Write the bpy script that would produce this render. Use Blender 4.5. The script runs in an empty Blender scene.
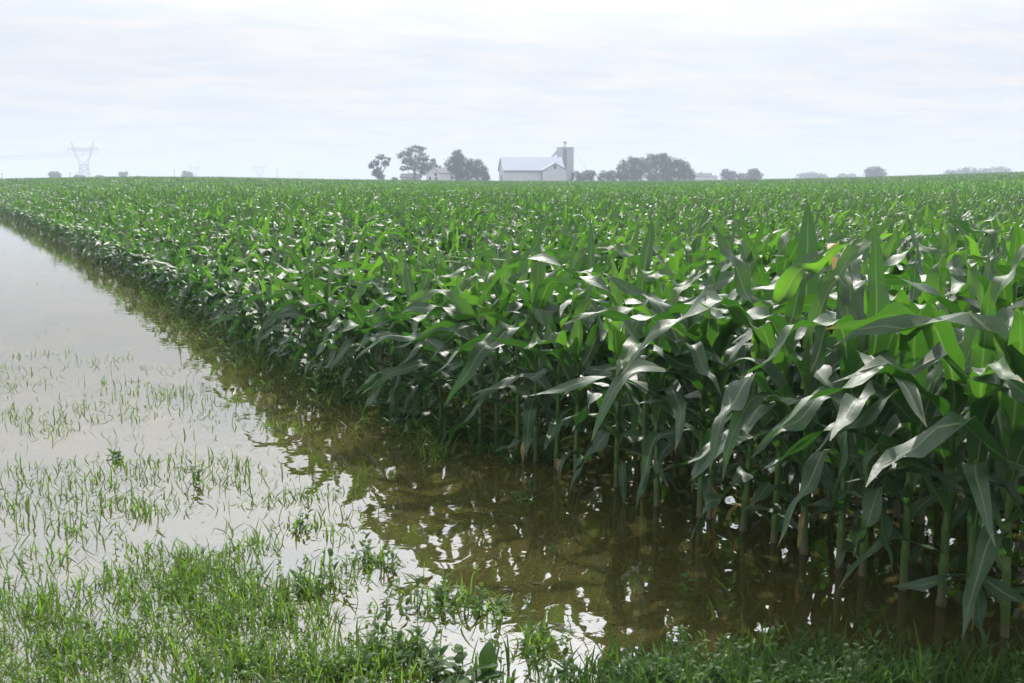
import bpy, math, random
import numpy as np
from mathutils import Vector, Matrix

R = math.radians
PI = math.pi
rng = np.random.default_rng(11)
random.seed(5)
scene = bpy.context.scene
COL = scene.collection

# ------------------------------------------------------------------ camera maths
W, H, LENS = 1024, 683, 35.0
F = LENS / 36.0 * W
HORIZON = 183.0
CAM_Z = 1.6
PITCH = math.atan((341.5 - HORIZON) / F)
FWD = np.array([0, math.cos(PITCH), -math.sin(PITCH)])
UP = np.array([0, math.sin(PITCH), math.cos(PITCH)])


def ray(px, py):
    return FWD + np.array([1.0, 0, 0]) * ((px - 512.0) / F) + UP * ((341.5 - py) / F)


def on_z(px, py, z=0.0):
    d = ray(px, py)
    t = (z - CAM_Z) / d[2]
    return np.array([0, 0, CAM_Z]) + d * t


def at_y(px, py, Y):
    d = ray(px, py)
    return np.array([0, 0, CAM_Z]) + d * (Y / d[1])


def project(P):
    P = np.atleast_2d(P) - np.array([0, 0, CAM_Z])
    z = P @ FWD
    return 512 + F * P[:, 0] / z, 341.5 - F * (P @ UP) / z, z


# ------------------------------------------------------------------ object helpers
def tag(o, label=None, cat=None, group=None, kind=None):
    if label: o['label'] = label
    if cat: o['category'] = cat
    if group: o['group'] = group
    if kind: o['kind'] = kind
    return o


def empty(name, loc, label, cat, group=None, rz=0.0):
    o = bpy.data.objects.new(name, None)
    o.empty_display_size = 0.2
    COL.objects.link(o)
    o.location = [float(v) for v in loc]
    o.rotation_euler = (0, 0, rz)
    return tag(o, label, cat, group)


def mesh_np(name, V, faces, lv=None, smooth=True):
    """V (n,3); faces: a list of (k,3|4) index arrays; lv (n,3) = across, along, random."""
    me = bpy.data.meshes.new(name)
    V = np.asarray(V, dtype=np.float32).reshape(-1, 3)
    me.vertices.add(len(V))
    me.vertices.foreach_set('co', V.ravel())
    loops = np.concatenate([np.asarray(f).ravel() for f in faces]).astype(np.int32)
    tot = np.concatenate([np.full(len(f), np.asarray(f).shape[1], dtype=np.int32) for f in faces])
    start = np.concatenate([[0], np.cumsum(tot)[:-1]]).astype(np.int32)
    me.loops.add(len(loops))
    me.loops.foreach_set('vertex_index', loops)
    me.polygons.add(len(tot))
    me.polygons.foreach_set('loop_start', start)
    me.polygons.foreach_set('loop_total', tot)
    me.polygons.foreach_set('use_smooth', np.full(len(tot), bool(smooth)))
    if lv is not None:
        lv = np.asarray(lv, dtype=np.float32).reshape(len(V), -1)
        if lv.shape[1] == 3: lv = np.column_stack([lv, np.zeros(len(V), np.float32)])
        a = me.attributes.new('lv', 'FLOAT_COLOR', 'POINT')
        a.data.foreach_set('color', lv.ravel())
    me.update(calc_edges=True)
    return me


def link(name, me, mat=None, parent=None, loc=None):
    o = bpy.data.objects.new(name, me)
    COL.objects.link(o)
    if mat is not None and not me.materials:
        me.materials.append(mat)
    if parent is not None: o.parent = parent
    if loc is not None: o.location = [float(v) for v in loc]
    return o


class MB:
    """collects boxes, prisms, tubes for one mesh"""
    def __init__(s):
        s.v, s.f = [], []

    def add(s, vs, fs):
        b = len(s.v)
        s.v += [tuple(map(float, v)) for v in vs]
        s.f += [tuple(b + i for i in f) for f in fs]
        return s

    def box(s, x0, x1, y0, y1, z0, z1):
        return s.add([(x0, y0, z0), (x1, y0, z0), (x1, y1, z0), (x0, y1, z0), (x0, y0, z1), (x1, y0, z1), (x1, y1, z1), (x0, y1, z1)],
                     [(3, 2, 1, 0), (4, 5, 6, 7), (0, 1, 5, 4), (1, 2, 6, 5), (2, 3, 7, 6), (3, 0, 4, 7)])

    def prism(s, pts, d0, d1, axis='y'):
        """pts (a, z) profile, extruded along the axis"""
        n = len(pts)
        if axis == 'y': mk = lambda p, d: (p[0], d, p[1])
        else: mk = lambda p, d: (d, p[0], p[1])
        vs = [mk(p, d0) for p in pts] + [mk(p, d1) for p in pts]
        fs = [tuple(range(n)), tuple(range(2 * n - 1, n - 1, -1))]
        fs += [(i, n + i, n + (i + 1) % n, (i + 1) % n) for i in range(n)]
        return s.add(vs, fs)

    def tube(s, pts, rad, k=6, cap=True):
        pts = [Vector(p) for p in pts]
        rad = rad if hasattr(rad, '__len__') else [rad] * len(pts)
        vs, fs = [], []
        for i, p in enumerate(pts):
            t = (pts[min(i + 1, len(pts) - 1)] - pts[max(i - 1, 0)]).normalized()
            a = t.cross(Vector((0.3, 1, 0.1)) if abs(t.y) < .8 else Vector((1, 0, .1))).normalized()
            b = t.cross(a)
            for j in range(k):
                q = 2 * PI * j / k
                vs.append(p + (a * math.cos(q) + b * math.sin(q)) * rad[i])
        for i in range(len(pts) - 1):
            for j in range(k):
                fs.append((i * k + j, i * k + (j + 1) % k, (i + 1) * k + (j + 1) % k, (i + 1) * k + j))
        if cap:
            fs.append(tuple(range(k - 1, -1, -1)))
            fs.append(tuple((len(pts) - 1) * k + j for j in range(k)))
        return s.add(vs, fs)

    def lathe(s, prof, k=24, c=(0, 0)):
        vs, fs = [], []
        for r, z in prof:
            for j in range(k):
                q = 2 * PI * j / k
                vs.append((c[0] + r * math.cos(q), c[1] + r * math.sin(q), z))
        for i in range(len(prof) - 1):
            for j in range(k):
                fs.append((i * k + j, i * k + (j + 1) % k, (i + 1) * k + (j + 1) % k, (i + 1) * k + j))
        fs.append(tuple(range(k - 1, -1, -1)))
        fs.append(tuple((len(prof) - 1) * k + j for j in range(k)))
        return s.add(vs, fs)

    def build(s, name, mat, parent=None, smooth=False):
        me = bpy.data.meshes.new(name)
        me.from_pydata(s.v, [], s.f)
        me.update()
        if smooth:
            me.polygons.foreach_set('use_smooth', [True] * len(me.polygons))
        return link(name, me, mat, parent)


# ------------------------------------------------------------------ materials
def new_mat(name):
    m = bpy.data.materials.new(name)
    m.use_nodes = True
    nt = m.node_tree
    nt.nodes.clear()
    out = nt.nodes.new('ShaderNodeOutputMaterial')
    return m, nt, out


def N(nt, kind, **kw):
    n = nt.nodes.new(kind)
    for k, v in kw.items():
        if k.startswith('i_'):
            key = k[2:]
            n.inputs[int(key) if key.isdigit() else key.replace('_', ' ')].default_value = v
        else:
            setattr(n, k, v)
    return n


def L(nt, a, b):
    nt.links.new(a, b)


def math_node(nt, op, a, b=None, c=None):
    n = nt.nodes.new('ShaderNodeMath')
    n.operation = op
    for i, v in enumerate((a, b, c)):
        if v is None: continue
        if isinstance(v, (int, float)): n.inputs[i].default_value = v
        else: nt.links.new(v, n.inputs[i])
    return n.outputs[0]


def mixc(nt, fac, a, b):
    n = nt.nodes.new('ShaderNodeMix')
    n.data_type = 'RGBA'
    for i, v in ((0, fac), (6, a), (7, b)):
        if isinstance(v, (int, float)): n.inputs[i].default_value = v
        elif isinstance(v, tuple): n.inputs[i].default_value = (*v, 1) if len(v) == 3 else v
        else: nt.links.new(v, n.inputs[i])
    return n.outputs[2]


def ramp(nt, fac, a, b):
    n = nt.nodes.new('ShaderNodeMapRange')
    n.inputs['From Min'].default_value = a
    n.inputs['From Max'].default_value = b
    nt.links.new(fac, n.inputs['Value'])
    return n.outputs[0]


def leaf_mat(name, dark, light, trans, base_tint, rough=0.36, mixf=0.42, midrib=True, spec=0.5, mudline=False):
    m, nt, out = new_mat(name)
    at = N(nt, 'ShaderNodeAttribute', attribute_name='lv')
    sep = N(nt, 'ShaderNodeSeparateXYZ')
    L(nt, at.outputs['Color'], sep.inputs[0])
    u, v, rnd = sep.outputs
    young = at.outputs['Alpha']
    geo = N(nt, 'ShaderNodeNewGeometry')
    noise = N(nt, 'ShaderNodeTexNoise', i_Scale=9.0, i_Detail=3.0)
    L(nt, geo.outputs['Position'], noise.inputs['Vector'])
    f = math_node(nt, 'MULTIPLY_ADD', noise.outputs[0], 0.6, math_node(nt, 'MULTIPLY_ADD', rnd, 0.8, -0.2))
    col = mixc(nt, f, dark, light)
    tcol = mixc(nt, rnd, tuple(c * .68 for c in trans), trans)
    col = mixc(nt, math_node(nt, 'MULTIPLY', young, .75), col, (base_tint[0] * .9, base_tint[1] * .95, base_tint[2] * .8))
    tcol = mixc(nt, math_node(nt, 'MULTIPLY', young, .8), tcol, (trans[0] * 2.3, trans[1] * 1.45, trans[2] * 1.2))
    # base of the blade and the sheath: yellower
    bf = N(nt, 'ShaderNodeMapRange', i_1=0.22, i_2=0.0)
    L(nt, v, bf.inputs[0])
    col = mixc(nt, math_node(nt, 'MULTIPLY', bf.outputs[0], .6), col, base_tint)
    au = math_node(nt, 'ABSOLUTE', u)
    bump_in = None
    if midrib:
        rib = N(nt, 'ShaderNodeMapRange', i_1=0.12, i_2=0.04)
        L(nt, au, rib.inputs[0])
        ribf = math_node(nt, 'MULTIPLY', rib.outputs[0], math_node(nt, 'MULTIPLY_ADD', v, -0.55, 0.72))
        vein = math_node(nt, 'SINE', math_node(nt, 'MULTIPLY', u, 62.0))
        vs_ = math_node(nt, 'MULTIPLY_ADD', vein, .16, .16)
        col = mixc(nt, vs_, col, (0.075, 0.15, 0.05))
        tcol = mixc(nt, math_node(nt, 'MULTIPLY', vs_, .9), tcol, (trans[0] * .5, trans[1] * .55, trans[2]))
        col = mixc(nt, ribf, col, (0.27, 0.36, 0.16))
        tcol = mixc(nt, math_node(nt, 'MULTIPLY', ribf, .8), tcol, (.30, .42, .12))
        # torn, browned tips on some of the blades
        tipf = math_node(nt, 'MULTIPLY', ramp(nt, v, .93, 1.0), ramp(nt, rnd, .55, .8))
        col = mixc(nt, tipf, col, (.28, .20, .08))
        tcol = mixc(nt, tipf, tcol, (.25, .17, .05))
        bump_in = math_node(nt, 'ADD', math_node(nt, 'MULTIPLY', vein, 0.35), math_node(nt, 'MULTIPLY', rib.outputs[0], -1.0))
    if midrib:                                           # small chewed and bleached spots
        sx = N(nt, 'ShaderNodeSeparateXYZ'); L(nt, geo.outputs['Position'], sx.inputs[0])
        vo = N(nt, 'ShaderNodeTexNoise', i_Scale=85.0, i_Detail=1.0)
        L(nt, geo.outputs['Position'], vo.inputs['Vector'])
        sf = math_node(nt, 'MULTIPLY', ramp(nt, vo.outputs[0], .70, .76), .5)
        col = mixc(nt, sf, col, (.20, .22, .09))
    if mudline:                                          # a film of dried mud up to an uneven tide line
        sx = N(nt, 'ShaderNodeSeparateXYZ'); L(nt, geo.outputs['Position'], sx.inputs[0])
        hgt_ = math_node(nt, 'MULTIPLY_ADD', noise.outputs[0], -.16, math_node(nt, 'ADD', sx.outputs[2], .02))
        mr = N(nt, 'ShaderNodeMapRange', i_1=.05, i_2=-.02); L(nt, hgt_, mr.inputs[0])
        col = mixc(nt, math_node(nt, 'MULTIPLY', mr.outputs[0], .75), col, (.105, .080, .042))
        nod = math_node(nt, 'SINE', math_node(nt, 'MULTIPLY', u, 40.0))
        col = mixc(nt, math_node(nt, 'MULTIPLY_ADD', nod, .12, .12), col, (.05, .09, .03))
    p = N(nt, 'ShaderNodeBsdfPrincipled', i_Roughness=rough)
    p.inputs['Specular IOR Level'].default_value = spec
    L(nt, col, p.inputs['Base Color'])
    tr = N(nt, 'ShaderNodeBsdfTranslucent')
    L(nt, tcol, tr.inputs['Color'])
    n2 = N(nt, 'ShaderNodeTexNoise', i_Scale=60.0, i_Detail=2.0)
    L(nt, geo.outputs['Position'], n2.inputs['Vector'])
    rr = N(nt, 'ShaderNodeMapRange', i_1=0.3, i_2=0.7, i_3=rough - .07, i_4=rough + .10)
    L(nt, n2.outputs[0], rr.inputs[0])
    L(nt, rr.outputs[0], p.inputs['Roughness'])
    if bump_in is not None:
        b = N(nt, 'ShaderNodeBump', i_Strength=0.35, i_Distance=0.0012)
        L(nt, bump_in, b.inputs['Height'])
        L(nt, b.outputs[0], p.inputs['Normal'])
    ms = N(nt, 'ShaderNodeMixShader')
    L(nt, math_node(nt, 'MULTIPLY_ADD', young, .36, mixf), ms.inputs[0])
    L(nt, p.outputs[0], ms.inputs[1])
    L(nt, tr.outputs[0], ms.inputs[2])
    L(nt, ms.outputs[0], out.inputs['Surface'])
    return m


def plain(name, col, rough=0.6, var=0.15, scale=3.0, metal=0.0, spec=0.5, bump=0.0):
    m, nt, out = new_mat(name)
    p = N(nt, 'ShaderNodeBsdfPrincipled', i_Roughness=rough, i_Metallic=metal)
    p.inputs['Specular IOR Level'].default_value = spec
    geo = N(nt, 'ShaderNodeNewGeometry')
    no = N(nt, 'ShaderNodeTexNoise', i_Scale=scale, i_Detail=4.0)
    L(nt, geo.outputs['Position'], no.inputs['Vector'])
    c = mixc(nt, no.outputs[0], tuple(x * (1 - var) for x in col), tuple(min(1, x * (1 + var)) for x in col))
    L(nt, c, p.inputs['Base Color'])
    if bump:
        b = N(nt, 'ShaderNodeBump', i_Strength=bump, i_Distance=0.02)
        L(nt, no.outputs[0], b.inputs['Height'])
        L(nt, b.outputs[0], p.inputs['Normal'])
    L(nt, p.outputs[0], out.inputs['Surface'])
    return m


def ribbed(name, col, rough, per_m, axis='X'):
    m, nt, out = new_mat(name)
    p = N(nt, 'ShaderNodeBsdfPrincipled', i_Roughness=rough)
    tc = N(nt, 'ShaderNodeTexCoord')
    w = N(nt, 'ShaderNodeTexWave', bands_direction=axis, i_Scale=per_m)
    L(nt, tc.outputs['Object'], w.inputs['Vector'])
    no = N(nt, 'ShaderNodeTexNoise', i_Scale=0.6, i_Detail=5.0)
    L(nt, tc.outputs['Object'], no.inputs['Vector'])
    c = mixc(nt, no.outputs[0], tuple(x * .8 for x in col), tuple(min(1, x * 1.12) for x in col))
    c = mixc(nt, math_node(nt, 'MULTIPLY', w.outputs[1], .2), c, tuple(x * .7 for x in col))
    L(nt, c, p.inputs['Base Color'])
    b = N(nt, 'ShaderNodeBump', i_Strength=0.4, i_Distance=0.03)
    L(nt, w.outputs[1], b.inputs['Height'])
    L(nt, b.outputs[0], p.inputs['Normal'])
    L(nt, p.outputs[0], out.inputs['Surface'])
    return m


M_LEAF = leaf_mat('corn_leaf', (0.008, 0.034, 0.017), (0.019, 0.062, 0.022), (0.085, 0.30, 0.022), (0.075, 0.17, 0.025), rough=0.50, mixf=0.20, spec=.70)
M_DRY = leaf_mat('dry_leaf', (0.32, 0.24, 0.10), (0.48, 0.37, 0.18), (0.45, 0.33, 0.12), (0.25, 0.25, 0.06), rough=0.6, mixf=0.35, midrib=False)
M_STALK = leaf_mat('corn_stalk', (0.060, 0.135, 0.024), (0.095, 0.180, 0.036), (0.12, 0.25, 0.03), (0.12, 0.085, 0.04), rough=0.45, mixf=0.08, midrib=False, mudline=True)
M_GRASS = leaf_mat('grass_blade', (0.036, 0.090, 0.014), (0.090, 0.165, 0.026), (0.24, 0.46, 0.035), (0.04, 0.06, 0.02), rough=0.5, mixf=0.40, midrib=False, spec=.4)
M_WEED = leaf_mat('weed_leaf', (0.022, 0.064, 0.016), (0.052, 0.112, 0.024), (0.14, 0.29, 0.033), (0.05, 0.10, 0.02), rough=0.6, mixf=0.36, midrib=False, spec=.25)
M_CROWN = leaf_mat('tree_leaf', (0.014, 0.030, 0.012), (0.030, 0.058, 0.018), (0.05, 0.10, 0.02), (0.03, 0.06, 0.02), rough=0.6, mixf=0.25, midrib=False, spec=.3)
M_BARK = plain('bark', (0.11, 0.085, 0.06), 0.9, .3, 4, bump=.5)
M_WHITEWALL = plain('white_boards', (0.76, 0.77, 0.79), 0.6, .06, .5)
M_BARNWALL = ribbed('barn_siding', (0.74, 0.77, 0.80), 0.5, 1.0)
M_BARNROOF = ribbed('barn_roof_metal', (0.31, 0.38, 0.49), 0.5, 1.0)
M_TRIM = plain('grey_trim', (0.22, 0.23, 0.25), 0.6)
M_DARKGLASS = plain('window_glass', (0.03, 0.035, 0.04), 0.12)
M_SHINGLE = plain('shingle_roof', (0.12, 0.115, 0.115), 0.85, .2, 2)
M_GALV = ribbed('galvanised_steel', (0.50, 0.54, 0.58), 0.42, 0.7, 'Z')
M_STEEL = plain('pylon_steel', (0.20, 0.21, 0.22), 0.5)
M_WIRE = plain('wire', (0.12, 0.12, 0.13), 0.5)
M_WOOD = plain('pole_wood', (0.14, 0.11, 0.08), 0.9)
M_DEBRIS = plain('plant_debris', (0.060, 0.055, 0.024), 0.9, .6, 30, spec=.12)

# soil
M_SOIL, nt, out = new_mat('wet_soil')
geo = N(nt, 'ShaderNodeNewGeometry')
no = N(nt, 'ShaderNodeTexNoise', i_Scale=7.0, i_Detail=8.0)
L(nt, geo.outputs['Position'], no.inputs['Vector'])
p = N(nt, 'ShaderNodeBsdfPrincipled', i_Roughness=.75)
L(nt, mixc(nt, no.outputs[0], (0.030, 0.021, 0.012), (0.085, 0.062, 0.036)), p.inputs['Base Color'])
b = N(nt, 'ShaderNodeBump', i_Strength=.8, i_Distance=.05)
L(nt, no.outputs[0], b.inputs['Height']); L(nt, b.outputs[0], p.inputs['Normal'])
L(nt, p.outputs[0], out.inputs['Surface'])

# muddy flood water: silt-brown body under a clear reflecting surface
M_WATER, nt, out = new_mat('flood_water')
geo = N(nt, 'ShaderNodeNewGeometry')
mud = N(nt, 'ShaderNodeTexNoise', i_Scale=.9, i_Detail=5.0)
L(nt, geo.outputs['Position'], mud.inputs['Vector'])
body = N(nt, 'ShaderNodeBsdfPrincipled', i_Roughness=1.0)
body.inputs['Specular IOR Level'].default_value = 0
body.inputs['Subsurface Weight'].default_value = 1.0        # light spreads inside the silty water
body.inputs['Subsurface Radius'].default_value = (1.0, .8, .4)
body.inputs['Subsurface Scale'].default_value = .16
L(nt, mixc(nt, ramp(nt, mud.outputs[0], .30, .70), (0.036, 0.032, 0.009), (0.052, 0.044, 0.014)), body.inputs['Base Color'])
gl = N(nt, 'ShaderNodeBsdfGlossy', i_Roughness=0.012, i_Color=(1, 1, 1, 1))
mp = N(nt, 'ShaderNodeMapping', i_Scale=(1.0, 1.0, 1.0))
L(nt, geo.outputs['Position'], mp.inputs['Vector'])
w1 = N(nt, 'ShaderNodeTexNoise', i_Scale=5.0, i_Detail=2.5, i_Roughness=.45)
w2 = N(nt, 'ShaderNodeTexNoise', i_Scale=26.0, i_Detail=2.0, i_Roughness=.5)
L(nt, mp.outputs[0], w1.inputs['Vector']); L(nt, mp.outputs[0], w2.inputs['Vector'])
calm = N(nt, 'ShaderNodeTexNoise', i_Scale=.8, i_Detail=2.0)
L(nt, geo.outputs['Position'], calm.inputs['Vector'])
hh = math_node(nt, 'ADD', math_node(nt, 'MULTIPLY', w1.outputs[0], 1.0),
               math_node(nt, 'MULTIPLY', w2.outputs[0], math_node(nt, 'MULTIPLY', ramp(nt, calm.outputs[0], .40, .68), .14)))
b = N(nt, 'ShaderNodeBump', i_Strength=0.30, i_Distance=0.006)
L(nt, hh, b.inputs['Height'])
L(nt, b.outputs[0], gl.inputs['Normal'])
fr = N(nt, 'ShaderNodeFresnel', i_IOR=2.45)
L(nt, b.outputs[0], fr.inputs['Normal'])
ms = N(nt, 'ShaderNodeMixShader')
L(nt, fr.outputs[0], ms.inputs[0]); L(nt, body.outputs[0], ms.inputs[1]); L(nt, gl.outputs[0], ms.inputs[2])
L(nt, ms.outputs[0], out.inputs['Surface'])

# ------------------------------------------------------------------ field edge, terrain
EDGE_PX = [(1024, 655), (950, 612), (875, 588), (784, 548), (670, 510), (560, 474), (440, 432), (355, 398), (296, 372), (250, 348),
           (205, 318), (150, 286), (90, 250), (40, 228), (0, 213)]
E = np.array([on_z(*p)[:2] for p in EDGE_PX])
for _ in range(2):                                   # smooth the row a little
    E[1:-1] = .25 * E[:-2] + .5 * E[1:-1] + .25 * E[2:]
d0 = (E[0] - E[2]); d0 /= np.linalg.norm(d0)
d1 = (E[-1] - E[-4]); d1 /= np.linalg.norm(d1)
EDGE = np.vstack([E[0] + d0 * 6.0, E, E[-1] + d1 * 600.0])   # far to near reversed: starts behind the camera's right


def resample(Pl, step):
    seg = np.linalg.norm(np.diff(Pl, axis=0), axis=1)
    s = np.concatenate([[0], np.cumsum(seg)])
    t = np.arange(0, s[-1], step)
    return np.stack([np.interp(t, s, Pl[:, 0]), np.interp(t, s, Pl[:, 1])], 1), t


def edge_sd(P):
    """signed distance into the field (right of the edge line), vectorised"""
    P = np.asarray(P, dtype=float).reshape(-1, 2)
    best = np.full(len(P), 1e9)
    sgn = np.ones(len(P))
    for a, bb in zip(EDGE[:-1], EDGE[1:]):
        ab = bb - a
        t = np.clip(((P - a) @ ab) / (ab @ ab), 0, 1)
        q = a + t[:, None] * ab
        d = np.linalg.norm(P - q, axis=1)
        cr = ab[0] * (P[:, 1] - a[1]) - ab[1] * (P[:, 0] - a[0])
        m = d < best
        best[m] = d[m]
        sgn[m] = np.where(cr[m] < 0, 1.0, -1.0)
    return best * sgn


def sstep(x, a, b):
    t = np.clip((x - a) / (b - a), 0, 1)
    return t * t * (3 - 2 * t)


RX = np.array([-60, 0, 130, 220, 340, 520, 700, 860, 1024, 1100], float)
RY = np.array([1.10, 1.25, 1.80, 1.75, 1.22, 0.82, 0.95, 1.70, 2.80, 3.2]) + .10


def rise(x, y):
    d = np.hypot(x, y)
    px = 512 + F * x / np.maximum(y, 1e-3)
    px = np.where(y <= 0.1, np.where(x > 0, 1100, -60), px)
    return np.interp(px, RX, RY) * sstep(d, 18, 260)


def ground(x, y):
    x = np.asarray(x, float); y = np.asarray(y, float)
    sd = edge_sd(np.stack([x, y], 1))
    z = -0.16 + 0.20 * sstep(sd, 0.4, 3.2)
    d = np.hypot(x, y)
    z = z + np.where(sd > 0, rise(x, y), rise(x, y) * sstep(d, 75, 260))
    bank = sstep(y, 3.15, 2.75) * sstep(x, -.15, .45)
    z = z + .22 * bank * (sd < .6)
    return z


radii = np.concatenate([[0.3], np.geomspace(0.8, 3400, 120)])
NA = 256
an = np.linspace(0, 2 * PI, NA, endpoint=False)
gx = (radii[:, None] * np.cos(an)).ravel(); gy = (radii[:, None] * np.sin(an)).ravel()
gz = ground(gx, gy)
gz = gz + np.where(np.hypot(gx, gy) < 60, .012 * np.sin(gx * 3.1) * np.cos(gy * 2.7), 0)
V = np.concatenate([np.stack([gx, gy, gz], 1), [[0, 0, -.16]]])
i, j = np.meshgrid(np.arange(len(radii) - 1), np.arange(NA), indexing='ij')
q = np.stack([i * NA + j, (i + 1) * NA + j, (i + 1) * NA + (j + 1) % NA, i * NA + (j + 1) % NA], -1).reshape(-1, 4)
c = np.stack([np.full(NA, len(V) - 1), np.arange(NA), (np.arange(NA) + 1) % NA], 1)
tag(link('ground', mesh_np('ground', V, [q, c]), M_SOIL), 'dark wet soil under the flood and the corn', 'ground', kind='structure')

# water: one sheet ending where the ground rises out of it
wx = np.array([[-160, -12], [14, -12], [14, 90], [-160, 90]], float)
nx, ny = 40, 30
X, Y = np.meshgrid(np.linspace(-160, 30, nx), np.linspace(-12, 90, ny), indexing='ij')
i, j = np.meshgrid(np.arange(nx - 1), np.arange(ny - 1), indexing='ij')
q = np.stack([i * ny + j, (i + 1) * ny + j, (i + 1) * ny + j + 1, i * ny + j + 1], -1).reshape(-1, 4)
tag(link('water', mesh_np('water', np.stack([X, Y, X * 0], -1).reshape(-1, 3), [q]), M_WATER),
    'muddy brown flood water reflecting the pale sky', 'water', kind='structure')


# ------------------------------------------------------------------ leaf geometry
def blades(base, az, e0, Ln, Wd, bend, s0, kk, twist, rip, rfreq, drift, fold, rnd, n, m, young=None):
    """batch of curved blades -> V (N,(n+1)*m,3), Q (per blade), lv"""
    Nn = len(az)
    s = np.linspace(0, 1, n + 1)[None, :]
    lg = lambda x: 1 / (1 + np.exp(-x))
    c = lambda a: a[:, None]
    l0, l1 = lg((0 - c(s0)) * c(kk)), lg((1 - c(s0)) * c(kk))
    sig = (lg((s - c(s0)) * c(kk)) - l0) / (l1 - l0)
    th = c(e0) - c(bend) * (.72 * sig + .28 * s)
    azs = c(az) + c(drift) * s ** 2
    T = np.stack([np.cos(th) * np.cos(azs), np.cos(th) * np.sin(azs), np.sin(th)], -1)
    mid = .5 * (T[:, 1:] + T[:, :-1]) * (Ln / n)[:, None, None]
    P = np.concatenate([np.zeros((Nn, 1, 3)), np.cumsum(mid, 1)], 1) + base[:, None, :]
    b0 = np.stack([-np.sin(azs), np.cos(azs), np.zeros_like(azs)], -1)
    wob = rng.uniform(0, 2 * PI, (Nn, 1))
    P[..., 2] += c(rip) * c(Ln) * .10 * np.sin(2 * PI * s * c(rfreq) * .8 + wob) * np.sin(s * PI)
    n0 = np.cross(T, b0)
    tau = (c(twist) * s ** 1.3)[..., None]
    B = b0 * np.cos(tau) + n0 * np.sin(tau)
    Nm = n0 * np.cos(tau) - b0 * np.sin(tau)
    wprof = np.where(s < .38, .45 + .55 * np.sin(s / .38 * PI / 2), 1 - np.clip((s - .38) / .62, 0, 1) ** 2.1)
    wprof = np.maximum(wprof, .015)
    w = c(Wd) * wprof
    u = np.linspace(-1, 1, m)
    ph = rng.uniform(0, 2 * PI, (Nn, 1, 2))
    env = np.sin(np.clip(s * 1.05, 0, 1) * PI) ** .6
    side = np.where(u < 0, 0, 1)
    rp = np.sin(2 * PI * c(rfreq)[..., None] * s[..., None] + ph[:, :, side]) * (np.abs(u) ** 1.4)
    up = c(fold)[..., None] * np.abs(u) * (w / 2)[..., None] * ((1 - s) ** 1.2)[..., None] + c(rip)[..., None] * (c(Wd) * env)[..., None] * rp
    V = P[:, :, None, :] + B[:, :, None, :] * (u * (w / 2)[..., None])[..., None] + Nm[:, :, None, :] * up[..., None]
    lv = np.zeros((Nn, n + 1, m, 4), np.float32)
    if young is not None: lv[..., 3] = young[:, None, None]
    lv[..., 0] = u; lv[..., 1] = s[..., None]; lv[..., 2] = rnd[:, None, None]
    i, j = np.meshgrid(np.arange(n), np.arange(m - 1), indexing='ij')
    Q = np.stack([i * m + j, i * m + j + 1, (i + 1) * m + j + 1, (i + 1) * m + j], -1).reshape(-1, 4)
    return V.reshape(Nn, -1, 3), Q, lv.reshape(Nn, -1, 4)


def merge(Vb, Q, lv):
    Nn, k, _ = Vb.shape
    q = (Q[None] + (np.arange(Nn) * k)[:, None, None]).reshape(-1, Q.shape[1])
    return Vb.reshape(-1, 3), q, lv.reshape(-1, lv.shape[-1])


def plant_leaves(pos, Ht, rot, n, m, slots=11, first=0, fat=1.0):
    """leaf parameters for many corn plants at once; leaves first..slots-1 of each"""
    K = slots - first
    k = np.arange(first, slots)
    f = (k / (slots - 1))[None, :] * np.ones((len(pos), 1))
    nz = lambda sd: rng.normal(0, sd, f.shape)
    Hc = Ht[:, None]
    lo_ = .17 - .08 * sstep(pos[:, 1:2], 4.8, 7.0)       # the shorter plants further along are leafy almost to the water
    z = Hc * (lo_ + (.63 - lo_) * f ** .95 + nz(.012))
    lean = rng.normal(0, .03, (len(pos), 2))
    base = np.stack([pos[:, 0:1] + lean[:, 0:1] * z, pos[:, 1:2] + lean[:, 1:2] * z, pos[:, 2:3] + z], -1)
    az = rot[:, None] + PI * (k[None, :] % 2) + nz(.38)
    Ln = Hc * np.interp(f, [0, .2, .5, .75, 1], [.22, .38, .60, .61, .45]) * rng.uniform(.85, 1.18, f.shape)
    e0 = R(1) * (np.interp(f, [0, .3, .6, .85, 1], [32, 48, 60, 68, 81]) + nz(9))
    bend = R(1) * (np.interp(f, [0, .3, .6, .85, 1], [62, 88, 106, 90, 36]) + nz(22))
    s0 = rng.uniform(.26, .62, f.shape)
    kk = rng.uniform(4, 15, f.shape)
    Wd = fat * (Hc / 1.25) ** .6 * np.interp(f, [0, .25, .6, .9, 1], [.038, .062, .086, .086, .068]) * rng.uniform(.85, 1.15, f.shape)
    tw = nz(.95)
    rip = rng.uniform(.14, .50, f.shape)
    rf = rng.uniform(1.8, 5.0, f.shape)
    dr = nz(.45)
    fold = np.interp(f, [0, .6, 1], [.2, .45, .9]) * rng.uniform(.7, 1.2, f.shape)
    rnd = np.clip(rng.uniform(0, 1, f.shape) * .7 + .3 * rng.uniform(0, 1, (len(pos), 1)), 0, 1)
    fl = lambda a: a.reshape(-1)
    Vb, Q, lv = blades(base.reshape(-1, 3), fl(az), fl(e0), fl(Ln), fl(Wd), fl(bend), fl(s0), fl(kk), fl(tw), fl(rip), fl(rf), fl(dr), fl(fold), fl(rnd), n, m, young=fl(np.clip((f - .70) / .30, 0, 1) * rng.uniform(.1, 1, f.shape) ** 1.1))
    return Vb, Q, lv, lean, K


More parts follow.
